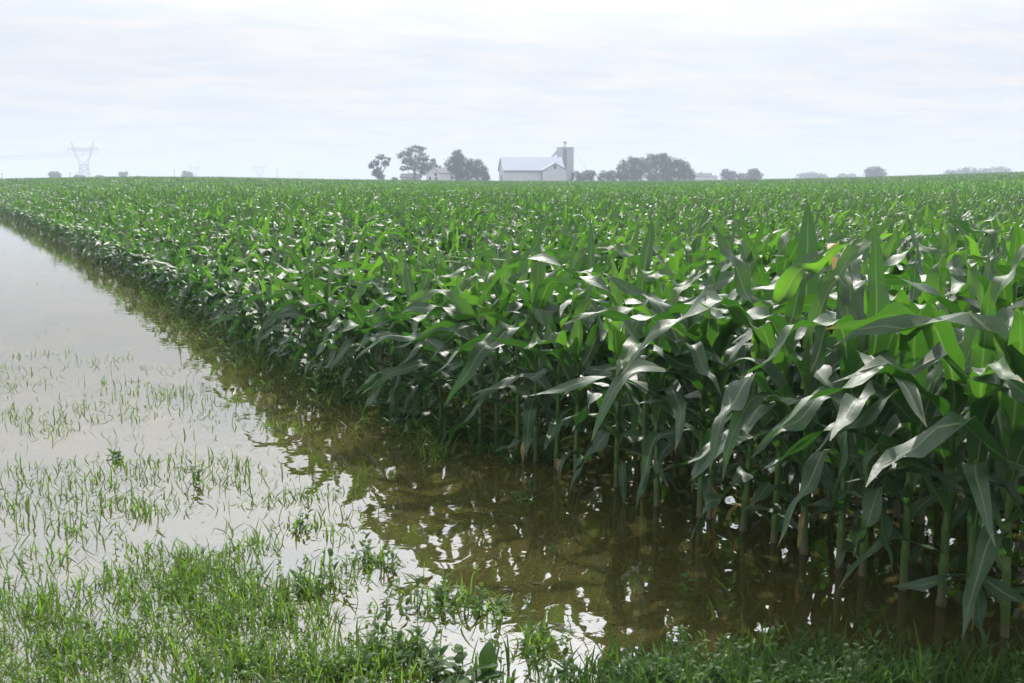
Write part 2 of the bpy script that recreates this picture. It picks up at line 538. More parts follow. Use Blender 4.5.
def stalk_mesh(Ht, lean, name='stalk'):
    top = .62 * Ht
    zs, rs = [], []
    nn = 7
    for a in range(nn):
        z0, z1 = top * (a / nn) ** .9, top * ((a + 1) / nn) ** .9
        r0 = .0160 * (1 - .55 * a / nn) * (Ht / 1.25) ** .5
        for t, kf in ((.015, 1.26), (.06, 1.02), (.6, .95), (.93, 1.08)):
            zs.append(z0 + (z1 - z0) * t); rs.append(r0 * kf)
    zs = [-.2] + zs + [top * 1.06]; rs = [rs[0]] + rs + [.002]
    k = 9
    z = np.array(zs)
    q = np.linspace(0, 2 * PI, k, endpoint=False)
    V = np.stack([lean[0] * z[:, None] + np.array(rs)[:, None] * np.cos(q), lean[1] * z[:, None] + np.array(rs)[:, None] * np.sin(q), z[:, None] + 0 * q], -1).reshape(-1, 3)
    i, j = np.meshgrid(np.arange(len(z) - 1), np.arange(k), indexing='ij')
    Q = np.stack([i * k + j, i * k + (j + 1) % k, (i + 1) * k + (j + 1) % k, (i + 1) * k + j], -1).reshape(-1, 4)
    lv = np.stack([np.tile(np.linspace(-1, 1, k), len(z)), np.repeat(z / top, k), np.full(len(V), rng.uniform())], 1)
    return mesh_np(name, V, [Q], lv)


# ------------------------------------------------------------------ where the corn stands
def corn_height(x, y, sd):
    d = np.hypot(x, y)
    h = 1.34 - .34 * sstep(d, 4.5, 13)
    h = h - .30 * sstep(y, 4.6, 7.5) * np.exp(-np.maximum(sd, 0) / 1.6)
    return h


base_line, _ = resample(EDGE, .02)
tang = np.gradient(base_line, axis=0)
for _ in range(3):
    ker = np.ones(120) / 120
    tang = np.stack([np.convolve(np.pad(tang[:, a], 60, mode='edge'), ker, 'same')[60:-60] for a in (0, 1)], 1)
tang /= np.linalg.norm(tang, axis=1)[:, None]
norm = np.stack([tang[:, 1], -tang[:, 0]], 1)

pts, rows = [], []
ROW, STEP = .74, .168
for k in range(340):
    off = ROW * k + .06
    st = STEP
    idx = np.arange(rng.integers(0, 8), len(base_line), st / .02).astype(int)
    idx = np.clip(idx + rng.integers(-2, 3, len(idx)), 0, len(base_line) - 1)
    P = base_line[idx] + norm[idx] * off
    P = P + rng.normal(0, .022, P.shape)
    keep = (P[:, 1] > 1.2) & (P[:, 1] < 275) & (np.abs(P[:, 0]) < .62 * P[:, 1] + 1.2) & (rng.random(len(P)) > .04)
    P = P[keep]
    if len(P):
        pts.append(P); rows.append(np.full(len(P), k))
pts = np.concatenate(pts); rows = np.concatenate(rows)
sd = edge_sd(pts)
ok = sd > .0
pts, rows, sd = pts[ok], rows[ok], sd[ok]
dist = np.hypot(pts[:, 0], pts[:, 1])
near_cam = ((pts[:, 0] > 1.9) & (pts[:, 1] < 2.35)) | ((512 + F * pts[:, 0] / pts[:, 1] > 1090) & (dist < 3.9))       # keep a step to the right clear
pts, rows, sd, dist = pts[~near_cam], rows[~near_cam], sd[~near_cam], dist[~near_cam]
ph = corn_height(pts[:, 0], pts[:, 1], sd) * rng.normal(1, .075, len(pts))
pz = ground(pts[:, 0], pts[:, 1])
pz[sd < 1.0] = np.minimum(pz[sd < 1.0], -.10)
P3 = np.column_stack([pts, pz])
# the drowned soil sits below the water, so the plants show their height above it
ph = ph + np.where(pz < 0, -pz * .8, 0)

pxx, pyy, dep = project(np.column_stack([pts, pz + ph * .75]))
inview = (pxx > -25) & (pxx < 1050) & (pyy < 690) & (dep > .8)
order = np.argsort(np.where(inview, dist, 1e9))
NEAR = 300
near = order[:NEAR]
rest_mask = np.ones(len(pts), bool); rest_mask[near] = False
rest = np.nonzero(rest_mask)[0]
DN = dist[near].max()

ORD = ['', 'first', 'second', 'third', 'fourth', 'fifth', 'sixth', 'seventh', 'eighth', 'ninth', 'tenth', 'eleventh', 'twelfth', 'thirteenth', 'fourteenth',
       'fifteenth', 'sixteenth', 'seventeenth', 'eighteenth', 'nineteenth', 'twentieth']


def ordinal(n):
    if n <= 20: return ORD[n]
    tens = {2: 'twenty', 3: 'thirty', 4: 'forty', 5: 'fifty', 6: 'sixty', 7: 'seventy'}[n // 10]
    return tens + ('-' + ORD[n % 10] if n % 10 else 'th') if n % 10 else {2: 'twentieth', 3: 'thirtieth', 4: 'fortieth', 5: 'fiftieth', 6: 'sixtieth', 7: 'seventieth'}[n // 10]


fr_row = near[np.argsort(dist[near])]
seen_in_row = {}
DETAIL = 110
near_plants = []
for rank, a in enumerate(fr_row):
    k = int(rows[a])
    x, y, z = P3[a]
    hgt = float(ph[a])
    if k == 0:
        seen_in_row[0] = seen_in_row.get(0, 0) + 1
        lab = 'corn plant standing in flood water in the edge row, %s from the right frame edge' % ordinal(seen_in_row[0])
        grp = 'corn plants of the flooded edge row'
    else:
        lab = 'leafy green corn plant in the %s row behind the flooded edge row' % ordinal(k)
        grp = 'corn plants of the %s row behind the edge row' % ordinal(k)
    root = empty('corn_plant', (x, y, z), lab, 'corn plant', grp)
    rot = rng.normal(R(25), .9)
    hi = rank < DETAIL
    n, m = (26, 7) if rank < 60 else (20, 5) if hi else (14, 3)
    Vb, Q, lv, lean, K = plant_leaves(np.array([[0, y, 0.]]), np.array([hgt]), np.array([rot]), n, m)
    Vb[..., 1] -= y
    Vb = Vb.copy()
    tall = Vb[..., 2].max(1) + z > 1.47                  # no blade stands out of the even canopy
    Vb, lv = Vb[~tall], lv[~tall]
    st = link('stalk', stalk_mesh(hgt, lean[0]), M_STALK, root)
    if hi:
        for q_ in range(len(Vb)):
            link('leaf', mesh_np('leaf', Vb[q_], [Q], lv[q_]), M_LEAF, root)
    else:
        v_, q_, l_ = merge(Vb, Q, lv)
        link('foliage', mesh_np('foliage', v_, [q_], l_), M_LEAF, root)
    if k <= 1 and rng.random() < .45:                  # a withered bottom leaf hangs on some stalks
        one = lambda v_: np.array([float(v_)])
        dv, dq, dl = blades(np.array([[lean[0][0] * .2, lean[0][1] * .2, hgt * rng.uniform(.13, .24)]]), one(rng.uniform(0, 6.28)), one(R(rng.uniform(0, 35))), one(rng.uniform(.16, .30)), one(rng.uniform(.02, .035)),
                            one(R(rng.uniform(80, 120))), one(.3), one(9), one(rng.normal(0, 1.2)), one(.3), one(3), one(.3), one(.5), one(rng.uniform()), 12, 5)
        link('withered_leaf', mesh_np('withered_leaf', dv[0], [dq], dl[0]), M_DRY, root)
    near_plants.append((root, a, lean[0], hgt))


def extra_leaf(px, py, Yd, Ln, Wd, az, e0, bend, mat, name, s0=.8, kk=10):
    """a special leaf whose tip shows at a pixel, given to the plant nearest to it"""
    tip = at_y(px, py, Yd)
    best = min(near_plants, key=lambda t: (t[0].location.x - tip[0]) ** 2 + (t[0].location.y - tip[1]) ** 2)
    root = best[0]
    tip = at_y(px, py, root.location.y)
    one = lambda v: np.array([float(v)])
    zt = max(.25, (tip[2] - root.location.z) - Ln * math.sin(e0) * .93)
    Vb, Q, lv = blades(np.array([[best[2][0] * zt, best[2][1] * zt, zt]]), one(az), one(e0), one(Ln), one(Wd), one(bend), one(s0), one(kk), one(.15), one(.03), one(2), one(0), one(.25), one(.6), 16, 7)
    o = link(name, mesh_np(name, Vb[0], [Q], lv[0]), mat, root)
    return root, o


r_, o_ = extra_leaf(838, 222, 5.9, .34, .055, R(235), R(84), R(125), M_DRY, 'leaf', .66, 14)
o_['label'] = 'dry tan curled leaf'
r_['label'] = 'corn plant with one dry tan curled leaf sticking up above the canopy'
r_, o_ = extra_leaf(860, 209, 5.3, .56, .115, R(85), R(86), R(10), M_LEAF, 'leaf')
r_['label'] = 'corn plant with a single broad upright leaf rising above its neighbours'

# ------------------------------------------------------------------ the rest of the field, one mass
parts_V, parts_Q, parts_lv = [], [], []
cnt = 0


def add_block(Vb, Q, lv):
    global cnt
    v_, q_, l_ = merge(Vb, Q, lv)
    parts_V.append(v_); parts_Q.append(q_ + cnt); parts_lv.append(l_)
    cnt += len(v_)


drest = dist[rest]
bands = [(0, 24, 1.0, 11, 1, 10, 3, 1.0), (24, 55, 1.0, 9, 3, 7, 3, 1.05), (55, 120, .85, 8, 3, 4, 2, 1.15), (120, 280, .42, 7, 2, 3, 2, 1.45)]
for lo, hi_, kp, slots, first, n, m, fat in bands:
    sel = rest[(drest >= lo) & (drest < hi_)]
    sel = sel[rng.random(len(sel)) < kp]
    if not len(sel): continue
    hh_ = ph[sel] * (1.0 if lo < 100 else rng.uniform(.9, 1.12, len(sel)))
    Vb, Q, lv, lean, K = plant_leaves(P3[sel], hh_, rng.normal(R(25), .9, len(sel)), n, m, slots=slots, first=first, fat=fat)
    if lo < 20:
        kz = Vb[..., 2].max(1) < 1.47
        Vb, lv = Vb[kz], lv[kz]
    add_block(Vb, Q, lv)
    if lo < 20:                                       # stalks of the closest of them
        for a, h_ in zip(sel, hh_):
            if sd[a] > 3: continue
            me_z = np.array([-.2, h_ * .3, h_ * .6])
            q4 = np.linspace(0, 2 * PI, 5, endpoint=False)
            rr_ = np.array([.016, .013, .006])
            V_ = np.stack([P3[a, 0] + rr_[:, None] * np.cos(q4), P3[a, 1] + rr_[:, None] * np.sin(q4), P3[a, 2] + me_z[:, None] + 0 * q4], -1).reshape(1, -1, 3)
            i, j = np.meshgrid(np.arange(2), np.arange(5), indexing='ij')
            Q_ = np.stack([i * 5 + j, i * 5 + (j + 1) % 5, (i + 1) * 5 + (j + 1) % 5, (i + 1) * 5 + j], -1).reshape(-1, 4)
            l_ = np.zeros((1, 15, 4)); l_[..., 0] = .5; l_[..., 2] = .7
            add_block(V_, Q_, l_)
me = mesh_np('corn_field', np.concatenate(parts_V), [np.concatenate(parts_Q)], np.concatenate(parts_lv))
tag(link('corn_field', me, M_LEAF), 'dense mass of green corn filling the field from the front rows to the horizon', 'corn', kind='stuff')
print('corn near', NEAR, 'max dist', DN, 'rest', len(rest), 'quads', len(me.polygons))


# ------------------------------------------------------------------ grass, weeds, debris
def simple_params(Nn):
    o = np.ones(Nn)
    return dict(rip=o * .02, rfreq=o * 1.5, fold=o * .3)


def grass_blades(base, hmin, hmax, wmin, wmax, n=4, lean=(62, 90), bend=(5, 75), rndlo=0.0):
    Nn = len(base)
    o = np.ones(Nn)
    return blades(base, rng.uniform(0, 2 * PI, Nn), R(1) * rng.uniform(*lean, Nn), rng.uniform(hmin, hmax, Nn) * o, rng.uniform(wmin, wmax, Nn) * o, R(1) * rng.uniform(*bend, Nn),
                  rng.uniform(.4, .7, Nn), rng.uniform(3, 8, Nn), rng.normal(0, .6, Nn), .02 * o, 1.5 * o, rng.normal(0, .3, Nn), .3 * o, rng.uniform(rndlo, 1, Nn), n, 2)


def px_points(blobs):
    """(n, cx, cy, sx, sy) gaussian patches, laid where they stand on the water"""
    out_ = []
    for n_, cx, cy, sx, sy in blobs:
        xx = rng.normal(cx, sx, n_); yy = rng.normal(cy, sy, n_)
        okk = (yy > 205) & (xx > -160) & (xx < 1150) & (yy < 790)
        for a, b_ in zip(xx[okk], yy[okk]):
            out_.append(on_z(a, b_, -.02))
    return np.array(out_)


def clump(base, per, spread):
    c_ = np.repeat(base, per, 0)
    c_[:, :2] += rng.normal(0, 1, (len(c_), 2)) * np.asarray(spread)
    return c_


def weed_geometry(centers, hmin, hmax, nl, lw=(.012, .024), ll=(.025, .05)):
    """small broad-leaved plants: stems carrying oval leaves; returns merged leaves and stems"""
    Vs, Qs, Ls, off_ = [], [], [], 0
    bs, az, e0, ln, wd, rn = [], [], [], [], [], []
    for c_ in centers:
        h_ = rng.uniform(hmin, hmax); tilt = rng.normal(0, .18, 2)
        rv = rng.uniform()
        for t in range(nl):
            f_ = (t + 1) / nl
            bs.append([c_[0] + tilt[0] * h_ * f_, c_[1] + tilt[1] * h_ * f_, c_[2] + h_ * f_])
            az.append(t * 2.4 + rv * 6); e0.append(R(rng.uniform(5, 50) + 25 * f_)); ln.append(rng.uniform(*ll)); wd.append(rng.uniform(*lw)); rn.append(np.clip(rv + rng.normal(0, .2), 0, 1))
        bs.append(list(c_)); az.append(math.atan2(tilt[1], tilt[0])); e0.append(PI / 2 - math.hypot(*tilt)); ln.append(h_); wd.append(.004); rn.append(.4)
    Nn = len(az); o = np.ones(Nn); A = lambda q_: np.array(q_, float)
    is_stem = A(wd) < .005
    return merge(*blades(A(bs), A(az), A(e0), A(ln), A(wd), np.where(is_stem, 0, R(45)), .5 * o, 5 * o, 0 * o, .05 * o, 1 * o, 0 * o, .35 * o, A(rn), 5, 3))


# lawn-like mass of the drowned verge (lower left) and the sparse blades further out
mass = px_points([(90, 170, 674, 125, 32), (80, 220, 592, 50, 20), (32, 60, 635, 70, 34), (60, 330, 682, 60, 18), (16, 30, 560, 50, 30), (16, 110, 590, 40, 16), (26, 270, 625, 40, 16), (70, -70, 660, 60, 40)])
mass = np.concatenate([clump(mass, 14, (.045, .024)), clump(mass[::3], 12, .07)])
sparse = px_points([(230, 95, 490, 60, 22), (130, 70, 520, 60, 20), (150, 110, 400, 60, 18), (90, 60, 425, 45, 14), (90, 200, 395, 50, 22), (70, 270, 430, 50, 25),
                    (90, 190, 480, 60, 14), (60, 20, 380, 30, 14), (60, 300, 500, 50, 22), (50, 340, 540, 30, 25), (20, 60, 330, 60, 40)])
sparse = np.concatenate([clump(sparse[::7], 16, (.13, .045)), clump(sparse[::6], 3, .10)])
bl = [grass_blades(mass, .035, .135, .004, .008, lean=(40, 90)), grass_blades(sparse, .035, .11, .004, .009, lean=(40, 90), bend=(0, 90))]
bl[1][2][..., 2] *= .2                                # sparse blades: backlit darkness against the bright water put into their colour
ks = [merge(*b_) for b_ in bl]
v_ = np.concatenate([k_[0] for k_ in ks]); off = 0; qs = []
for k_ in ks:
    qs.append(k_[1] + off); off += len(k_[0])
wp = px_points([(90, 200, 610, 110, 40), (70, 330, 665, 60, 20), (50, 90, 660, 80, 20)])
w_ = weed_geometry(wp, .03, .10, 7, (.008, .016), (.015, .03))
tag(link('grass', mesh_np('grass', np.concatenate([v_, w_[0]]), [np.concatenate(qs + [w_[1] + len(v_)])], np.concatenate([k_[2] for k_ in ks] + [w_[2]])), M_GRASS),
    'thin green grass growing out of the shallow flood water', 'grass', kind='stuff')


# broad-leaved weeds and grass on the low bank at the lower right
bank_pts = px_points([(170, 880, 706, 110, 17), (80, 700, 704, 70, 12), (36, 840, 674, 90, 12), (24, 600, 698, 40, 8)])
bank_pts[:, 2] = np.maximum(ground(bank_pts[:, 0], bank_pts[:, 1]), -.02)
w_ = weed_geometry(bank_pts, .04, .15, 10, (.007, .020), (.014, .042))
bg = px_points([(300, 690, 704, 75, 16), (300, 900, 708, 120, 18), (120, 830, 678, 110, 14)])
bg[:, 2] = np.maximum(ground(bg[:, 0], bg[:, 1]), -.02)
g_ = merge(*grass_blades(clump(bg, 4, .025), .06, .17, .005, .012))
tag(link('weeds', mesh_np('weeds', np.concatenate([w_[0], g_[0]]), [np.concatenate([w_[1], g_[1] + len(w_[0])])], np.concatenate([w_[2], g_[2]])), M_WEED),
    'low broad-leaved weeds and grass covering the bank at the foot of the corn', 'weeds', kind='stuff')

# weedy fringe growing along the edge row
fr_pts = []
idx = rng.integers(0, len(base_line), 60000)
for a in idx:
    if len(fr_pts) > 1500: break
    x, y = base_line[a] - norm[a] * abs(rng.normal(.05, .22)) + norm[a] * .15
    if 5.6 < y < 16 and abs(x) < 8: fr_pts.append((x, y, -.05))
fr_pts = np.array(fr_pts)
g_ = merge(*grass_blades(clump(fr_pts[:650], 4, .03), .08, .30, .008, .018, n=5, lean=(45, 90), bend=(20, 110), rndlo=.3))
w_ = weed_geometry(fr_pts[1000:1450], .10, .35, 9, (.02, .04), (.04, .09))
tag(link('edge_weeds', mesh_np('edge_weeds', np.concatenate([g_[0], w_[0]]), [np.concatenate([g_[1], w_[1] + len(g_[0])])], np.concatenate([g_[2], w_[2]])), M_WEED),
    'yellow-green weeds fringing the edge row where the corn meets the water', 'weeds', kind='stuff')

# floating bits
deb = px_points([(90, 560, 560, 90, 40), (80, 480, 470, 60, 20), (80, 700, 585, 80, 30), (60, 610, 500, 50, 14), (50, 640, 640, 60, 20), (50, 420, 620, 40, 40), (30, 260, 420, 60, 20), (40, 800, 610, 90, 25),
                 (50, 520, 600, 40, 25), (30, 340, 480, 60, 20)])
deb[:, 2] = .003
o = np.ones(len(deb))
b_ = blades(deb, rng.uniform(0, 6.28, len(deb)), R(1) * rng.uniform(-1, 10, len(deb)), rng.uniform(.006, .045, len(deb)) * o, rng.uniform(.002, .008, len(deb)), R(1) * rng.uniform(0, 20, len(deb)),
            .5 * o, 5 * o, rng.normal(0, .12, len(deb)), .05 * o, 1 * o, rng.normal(0, .8, len(deb)), .1 * o, rng.uniform(0, 1, len(deb)), 3, 3)
v_, q_, l_ = merge(*b_)
v_[:, 2] = np.maximum(v_[:, 2], .002)
tag(link('floating_debris', mesh_np('floating_debris', v_, [q_], l_), M_DEBRIS), 'small bits of dead leaf and stem floating on the muddy water', 'debris', kind='stuff')


# single clumps one can point at
def tuft(px, py, label, nb, hmin, hmax, spread, grp='grass tufts standing alone in the water', broad=0, lean=(50, 90)):
    c_ = on_z(px, py, -.03)
    pts_ = np.zeros((nb, 3)); pts_[:, :2] = rng.normal(0, spread, (nb, 2))
    v_, q_, l_ = merge(*grass_blades(pts_, hmin, hmax, .006, .012, n=5, lean=lean, bend=(10, 95)))
    root = empty('grass_tuft', c_, label, 'grass tuft', grp)
    link('blades', mesh_np('blades', v_, [q_], l_), M_GRASS, root)
    if broad:
        b0 = np.zeros((broad, 3)); b0[:, :2] = rng.normal(0, spread * 1.2, (broad, 2))
        v_, q_, l_ = weed_geometry(b0, .05, .14, 7)
        link('broad_leaves', mesh_np('broad_leaves', v_, [q_], l_), M_WEED, root)


tuft(372, 572, 'bushy grass tuft in bright water left of the reflected corn', 60, .06, .15, .05, broad=8)
tuft(432, 612, 'wide spreading grass tuft below the broken reflection of the corn', 90, .06, .16, .09, broad=10)
tuft(485, 618, 'thin grass tuft beside the wide tuft near the bottom centre', 50, .06, .15, .05, broad=5)
tuft(540, 655, 'grass tuft just above the bottom frame edge right of centre', 60, .06, .16, .05, broad=5)
tuft(520, 505, 'small grass tuft alone in the brown water under the corn', 26, .05, .16, .04, broad=2, lean=(25, 80))
tuft(436, 462, 'upright leafy tuft at the foot of the edge row', 34, .10, .26, .05, broad=4)
tuft(300, 535, 'sparse grass tuft at the outer rim of the grassy patch', 34, .06, .14, .05, broad=3)
tuft(310, 600, 'dense grass tuft at the right side of the grassy patch', 60, .07, .15, .05, broad=6)
tuft(722, 605, 'faint low tuft in the dark water before the corn stalks', 18, .04, .12, .06, broad=2, lean=(20, 70))
tuft(395, 668, 'leafy green tuft at the bottom edge beside the white water', 50, .06, .13, .06, broad=16)


def weed_plant(px, py, label, h, n, ll, lw, z=-.03):
    c_ = on_z(px, py, z)
    root = empty('weed_plant', c_, label, 'weed', 'single broad-leaved weeds')
    v_, q_, l_ = weed_geometry(np.zeros((1, 3)) + rng.normal(0, .02, (3, 3)) * [1, 1, 0], h * .7, h, n, lw, ll)
    link('leaves', mesh_np('leaves', v_, [q_], l_), M_WEED, root)


weed_plant(392, 420, 'light green broad-leaved weed in front of the edge row', .42, 12, (.07, .12), (.04, .06))
weed_plant(118, 462, 'single small upright green leaf standing in open water', .06, 2, (.06, .08), (.03, .04))
weed_plant(196, 490, 'dark little weed half drowned among the sparse blades', .16, 6, (.03, .06), (.015, .03))
weed_plant(440, 682, 'clump of round-leaved weed at the bottom frame edge', .12, 10, (.04, .06), (.025, .04))
weed_plant(482, 690, 'weed with one big oval leaf at the bottom edge', .06, 3, (.09, .12), (.05, .06))


# ------------------------------------------------------------------ far things
def gz1(x, y):
    return float(ground(np.array([x]), np.array([y]))[0])


def far_tree(px0, px1, ytop, Yd, label, lobes, trunk=True, nleaf=900, grp='trees on the horizon', name='tree', size=.55, leanx=0.0, cat='tree', zfrac=.25):
    """lobes: (u, v, ru, rv) in the tree's own box, u -1..1 across, v 0..1 up"""
    cx = (px0 + px1) / 2
    base = at_y(cx, HORIZON, Yd)
    x = base[0]
    zg = gz1(x, Yd)
    top = at_y(cx, ytop, Yd)[2] - zg
    half = (px1 - px0) / 2 * Yd / F
    root = empty(name, (x, Yd, zg), label, cat, grp)
    bs = []
    tot = sum(l[2] * l[3] for l in lobes)
    for (u, v, ru, rv) in lobes:
        n_ = int(4.0 * nleaf * ru * rv / tot)
        d = rng.normal(0, 1, (n_, 3)); d /= np.linalg.norm(d, axis=1)[:, None]
        rr_ = rng.uniform(.25, 1, n_) ** .45
        rr_ *= 1 + .10 * np.sin(d[:, 0] * 7 + u * 9) * np.cos(d[:, 2] * 6 + v * 5)
        ns = max(6, int(26 * (ru * half * rv * top) ** .45))   # leaf clumps of uneven size give the crown its ragged outline
        sc_ = rng.normal(0, 1, (ns, 3)); sc_ /= np.linalg.norm(sc_, axis=1)[:, None]
        sc_ *= rng.uniform(.35, 1.12, (ns, 1)) ** .6
        pick = rng.integers(0, ns, n_)
        wdt = rng.uniform(.09, .22, ns)[pick]
        q_ = sc_[pick] + rng.normal(0, 1, (n_, 3)) * wdt[:, None]
        bs.append(np.stack([u * half + q_[:, 0] * ru * half, q_[:, 1] * ru * half * .9, v * top + q_[:, 2] * rv * top], 1))
    bs = np.concatenate(bs)
    bs = bs[bs[:, 2] > .2]
    Nn = len(bs); o = np.ones(Nn)
    sc = size * rng.uniform(.6, 1.3, Nn)
    b_ = blades(bs, rng.uniform(0, 6.28, Nn), rng.uniform(-.6, 1.0, Nn), sc, sc * .75, R(50) * o, .5 * o, 5 * o, rng.normal(0, .8, Nn), .05 * o, o, 0 * o, .2 * o, rng.uniform(0, 1, Nn), 2, 2)
    v_, q_, l_ = merge(*b_)
    link('crown', mesh_np('crown', v_, [q_], l_, smooth=False), M_CROWN, root)
    if trunk:
        mb = MB()
        r0 = max(.12, top * .028)
        mb.tube([(leanx * .0, 0, -.3), (leanx * .3, 0, top * .3), (leanx, .1, top * .62)], [r0 * 1.3, r0, r0 * .6], 8)
        for (u, v, ru, rv) in lobes:
            mb.tube([(leanx * .25, 0, top * .26 + v * top * .1), (leanx * .5 + u * half * .5, rng.normal(0, .3), v * top * .62), (u * half, 0, v * top)], [r0 * .55, r0 * .4, r0 * .16], 5)
        mb.build('trunk', M_BARK, root, True)
    return root


FY = 385.0
far_tree(369, 391, 154.5, FY, 'small sparse tree with an open crown, farthest left of the farm trees',
         [(-.75, .62, .25, .10), (-.35, .72, .35, .10), (.2, .92, .42, .085), (.55, .70, .35, .10), (-.25, .40, .42, .17), (.1, .25, .3, .14), (.85, .85, .14, .05)], nleaf=620, size=.6, leanx=.5)
far_tree(398, 431, 146, FY, 'tall tree with a wide open crown beside the farmhouse',
         [(-.85, .74, .18, .06), (-.45, .80, .35, .09), (.1, .92, .5, .085), (.45, .70, .42, .12), (-.3, .60, .4, .11), (.25, .50, .5, .11), (-.55, .42, .3, .06), (.6, .33, .35, .09)], nleaf=1100, size=.6, leanx=.4)
far_tree(421, 440, 158, FY + 12, 'low spreading tree half behind the farmhouse roof', [(-.4, .55, .55, .22), (.25, .65, .5, .2), (.3, .9, .25, .1), (.8, .60, .25, .1)], nleaf=520, size=.55)
far_tree(445, 470, 150.5, FY + 6, 'dense dark dome-shaped tree right of the farmhouse', [(0, .78, .55, .22), (-.4, .55, .55, .22), (.35, .55, .6, .25), (-.3, .28, .65, .26), (.4, .28, .65, .26)], nleaf=2300)
far_tree(464, 489, 158.5, FY + 2, 'dense round-topped tree left of the barn', [(-.15, .72, .6, .26), (.45, .55, .4, .2), (-.4, .4, .5, .35), (.3, .28, .65, .28), (.8, .22, .25, .2)], nleaf=1900)
far_tree(571, 595, 171, FY + 20, 'low bushy tree at the foot of the silo', [(-.6, .55, .45, .4), (.1, .65, .45, .35), (.65, .8, .35, .25), (.4, .4, .5, .4)], trunk=False, nleaf=900)
far_tree(597, 622, 171, FY + 30, 'low bush left of the big clump of trees', [(-.5, .5, .5, .45), (.2, .6, .5, .4), (.75, .75, .3, .28)], trunk=False, nleaf=900)
far_tree(617, 645, 156.5, FY + 35, 'dense tree on the left side of the big clump', [(-.5, .45, .5, .38), (.15, .82, .5, .17), (.5, .6, .55, .3), (.1, .3, .8, .3)], nleaf=2300)
far_tree(640, 672, 153.5, FY + 45, 'tallest broad tree in the middle of the big clump', [(-.45, .72, .5, .24), (.25, .82, .45, .18), (.6, .66, .4, .28), (0, .4, .9, .35), (.3, .93, .2, .08)], nleaf=2900)
far_tree(664, 694, 157.5, FY + 35, 'sloping tree on the right side of the big clump', [(-.45, .80, .5, .2), (-.1, .55, .6, .35), (.45, .45, .4, .28), (.8, .3, .25, .25), (-.2, .25, .9, .25)], nleaf=2300)
far_tree(720, 737, 169.5, 520, 'rounded bush-like tree right of the distant sheds', [(-.3, .7, .6, .3), (.4, .55, .55, .3), (0, .3, .9, .3)], nleaf=800, size=.7)
far_tree(735, 747, 172.8, 540, 'smallest tree of the trio right of the distant sheds', [(0, .6, .8, .4), (.2, .3, .8, .3)], nleaf=350, size=.7)
far_tree(744, 762, 168.5, 520, 'round tree at the right end of the trio past the sheds', [(0, .75, .6, .25), (-.3, .45, .6, .3), (.35, .5, .6, .3)], nleaf=800, size=.7)
far_tree(797, 826, 171.8, 900, 'hazy far tree low on the right horizon', [(-.6, .6, .4, .3), (0, .7, .4, .3), (.6, .55, .4, .3)], trunk=False, nleaf=500, size=1.3)
far_tree(836, 858, 172.5, 1000, 'faint hazy tree left of the single round tree', [(-.4, .6, .5, .3), (.3, .6, .5, .3)], trunk=False, nleaf=350, size=1.4)
far_tree(863, 886, 166.5, 620, 'single round tree standing on the right horizon', [(0, .75, .6, .25), (-.4, .6, .5, .25), (.4, .62, .5, .27), (0, .4, .8, .3)], nleaf=800, size=.9)
for n_, (a, b_, t_, lab) in enumerate([(944, 962, 169.0, 'low hazy tree at the left end of the far right treeline'), (958, 976, 167.2, 'hazy tree inside the far right treeline'),
                                     (972, 992, 167.6, 'broad hazy tree inside the far right treeline'), (988, 1010, 165.8, 'highest hazy tree of the far right treeline')]):
    far_tree(a, b_, t_, 780 + 10 * n_, lab, [(-.4, .65, .55, .3), (.35, .7, .55, .28), (0, .35, .9, .3)], nleaf=450, size=1.1)
far_tree(49, 61, 171.5, 640, 'round dark bush on the left horizon left of the pylon', [(-.3, .7, .6, .28), (.35, .72, .55, .28), (0, .35, .9, .35)], trunk=False, nleaf=700, size=.8, cat='bush', name='bush', grp='bushes on the left horizon')
far_tree(74, 86, 174.2, 640, 'flat low bush at the foot of the pylon', [(-.3, .6, .6, .3), (.4, .6, .5, .3)], trunk=False, nleaf=420, size=.8, cat='bush', name='bush', grp='bushes on the left horizon')
far_tree(95, 106, 175.0, 680, 'small bush just right of the pylon', [(0, .6, .8, .35)], trunk=False, nleaf=300, size=.8, cat='bush', name='bush', grp='bushes on the left horizon')
far_tree(119, 129, 171.0, 700, 'tiny forked tree on the left horizon', [(-.4, .75, .5, .2), (.5, .8, .4, .18), (0, .45, .5, .2)], nleaf=240, size=.8)
far_tree(135, 144, 175.2, 720, 'tiny bush between the forked tree and the far bush', [(0, .6, .8, .35)], trunk=False, nleaf=200, size=.8, cat='bush', name='bush', grp='bushes on the left horizon')
far_tree(181, 194, 170.5, 680, 'dark bush in front of the second pylon', [(-.3, .8, .4, .18), (.3, .6, .6, .3), (-.2, .4, .8, .3)], nleaf=420, size=.8, cat='bush', name='bush', trunk=False, grp='bushes on the left horizon')
far_tree(391, 399, 177.0, FY, 'little low shrub between the two open trees', [(0, .6, .8, .35)], trunk=False, nleaf=160, cat='bush', name='bush', grp='low shrubs by the farm')

# ---- barn
S = FY / F                                  # metres per pixel at the farm


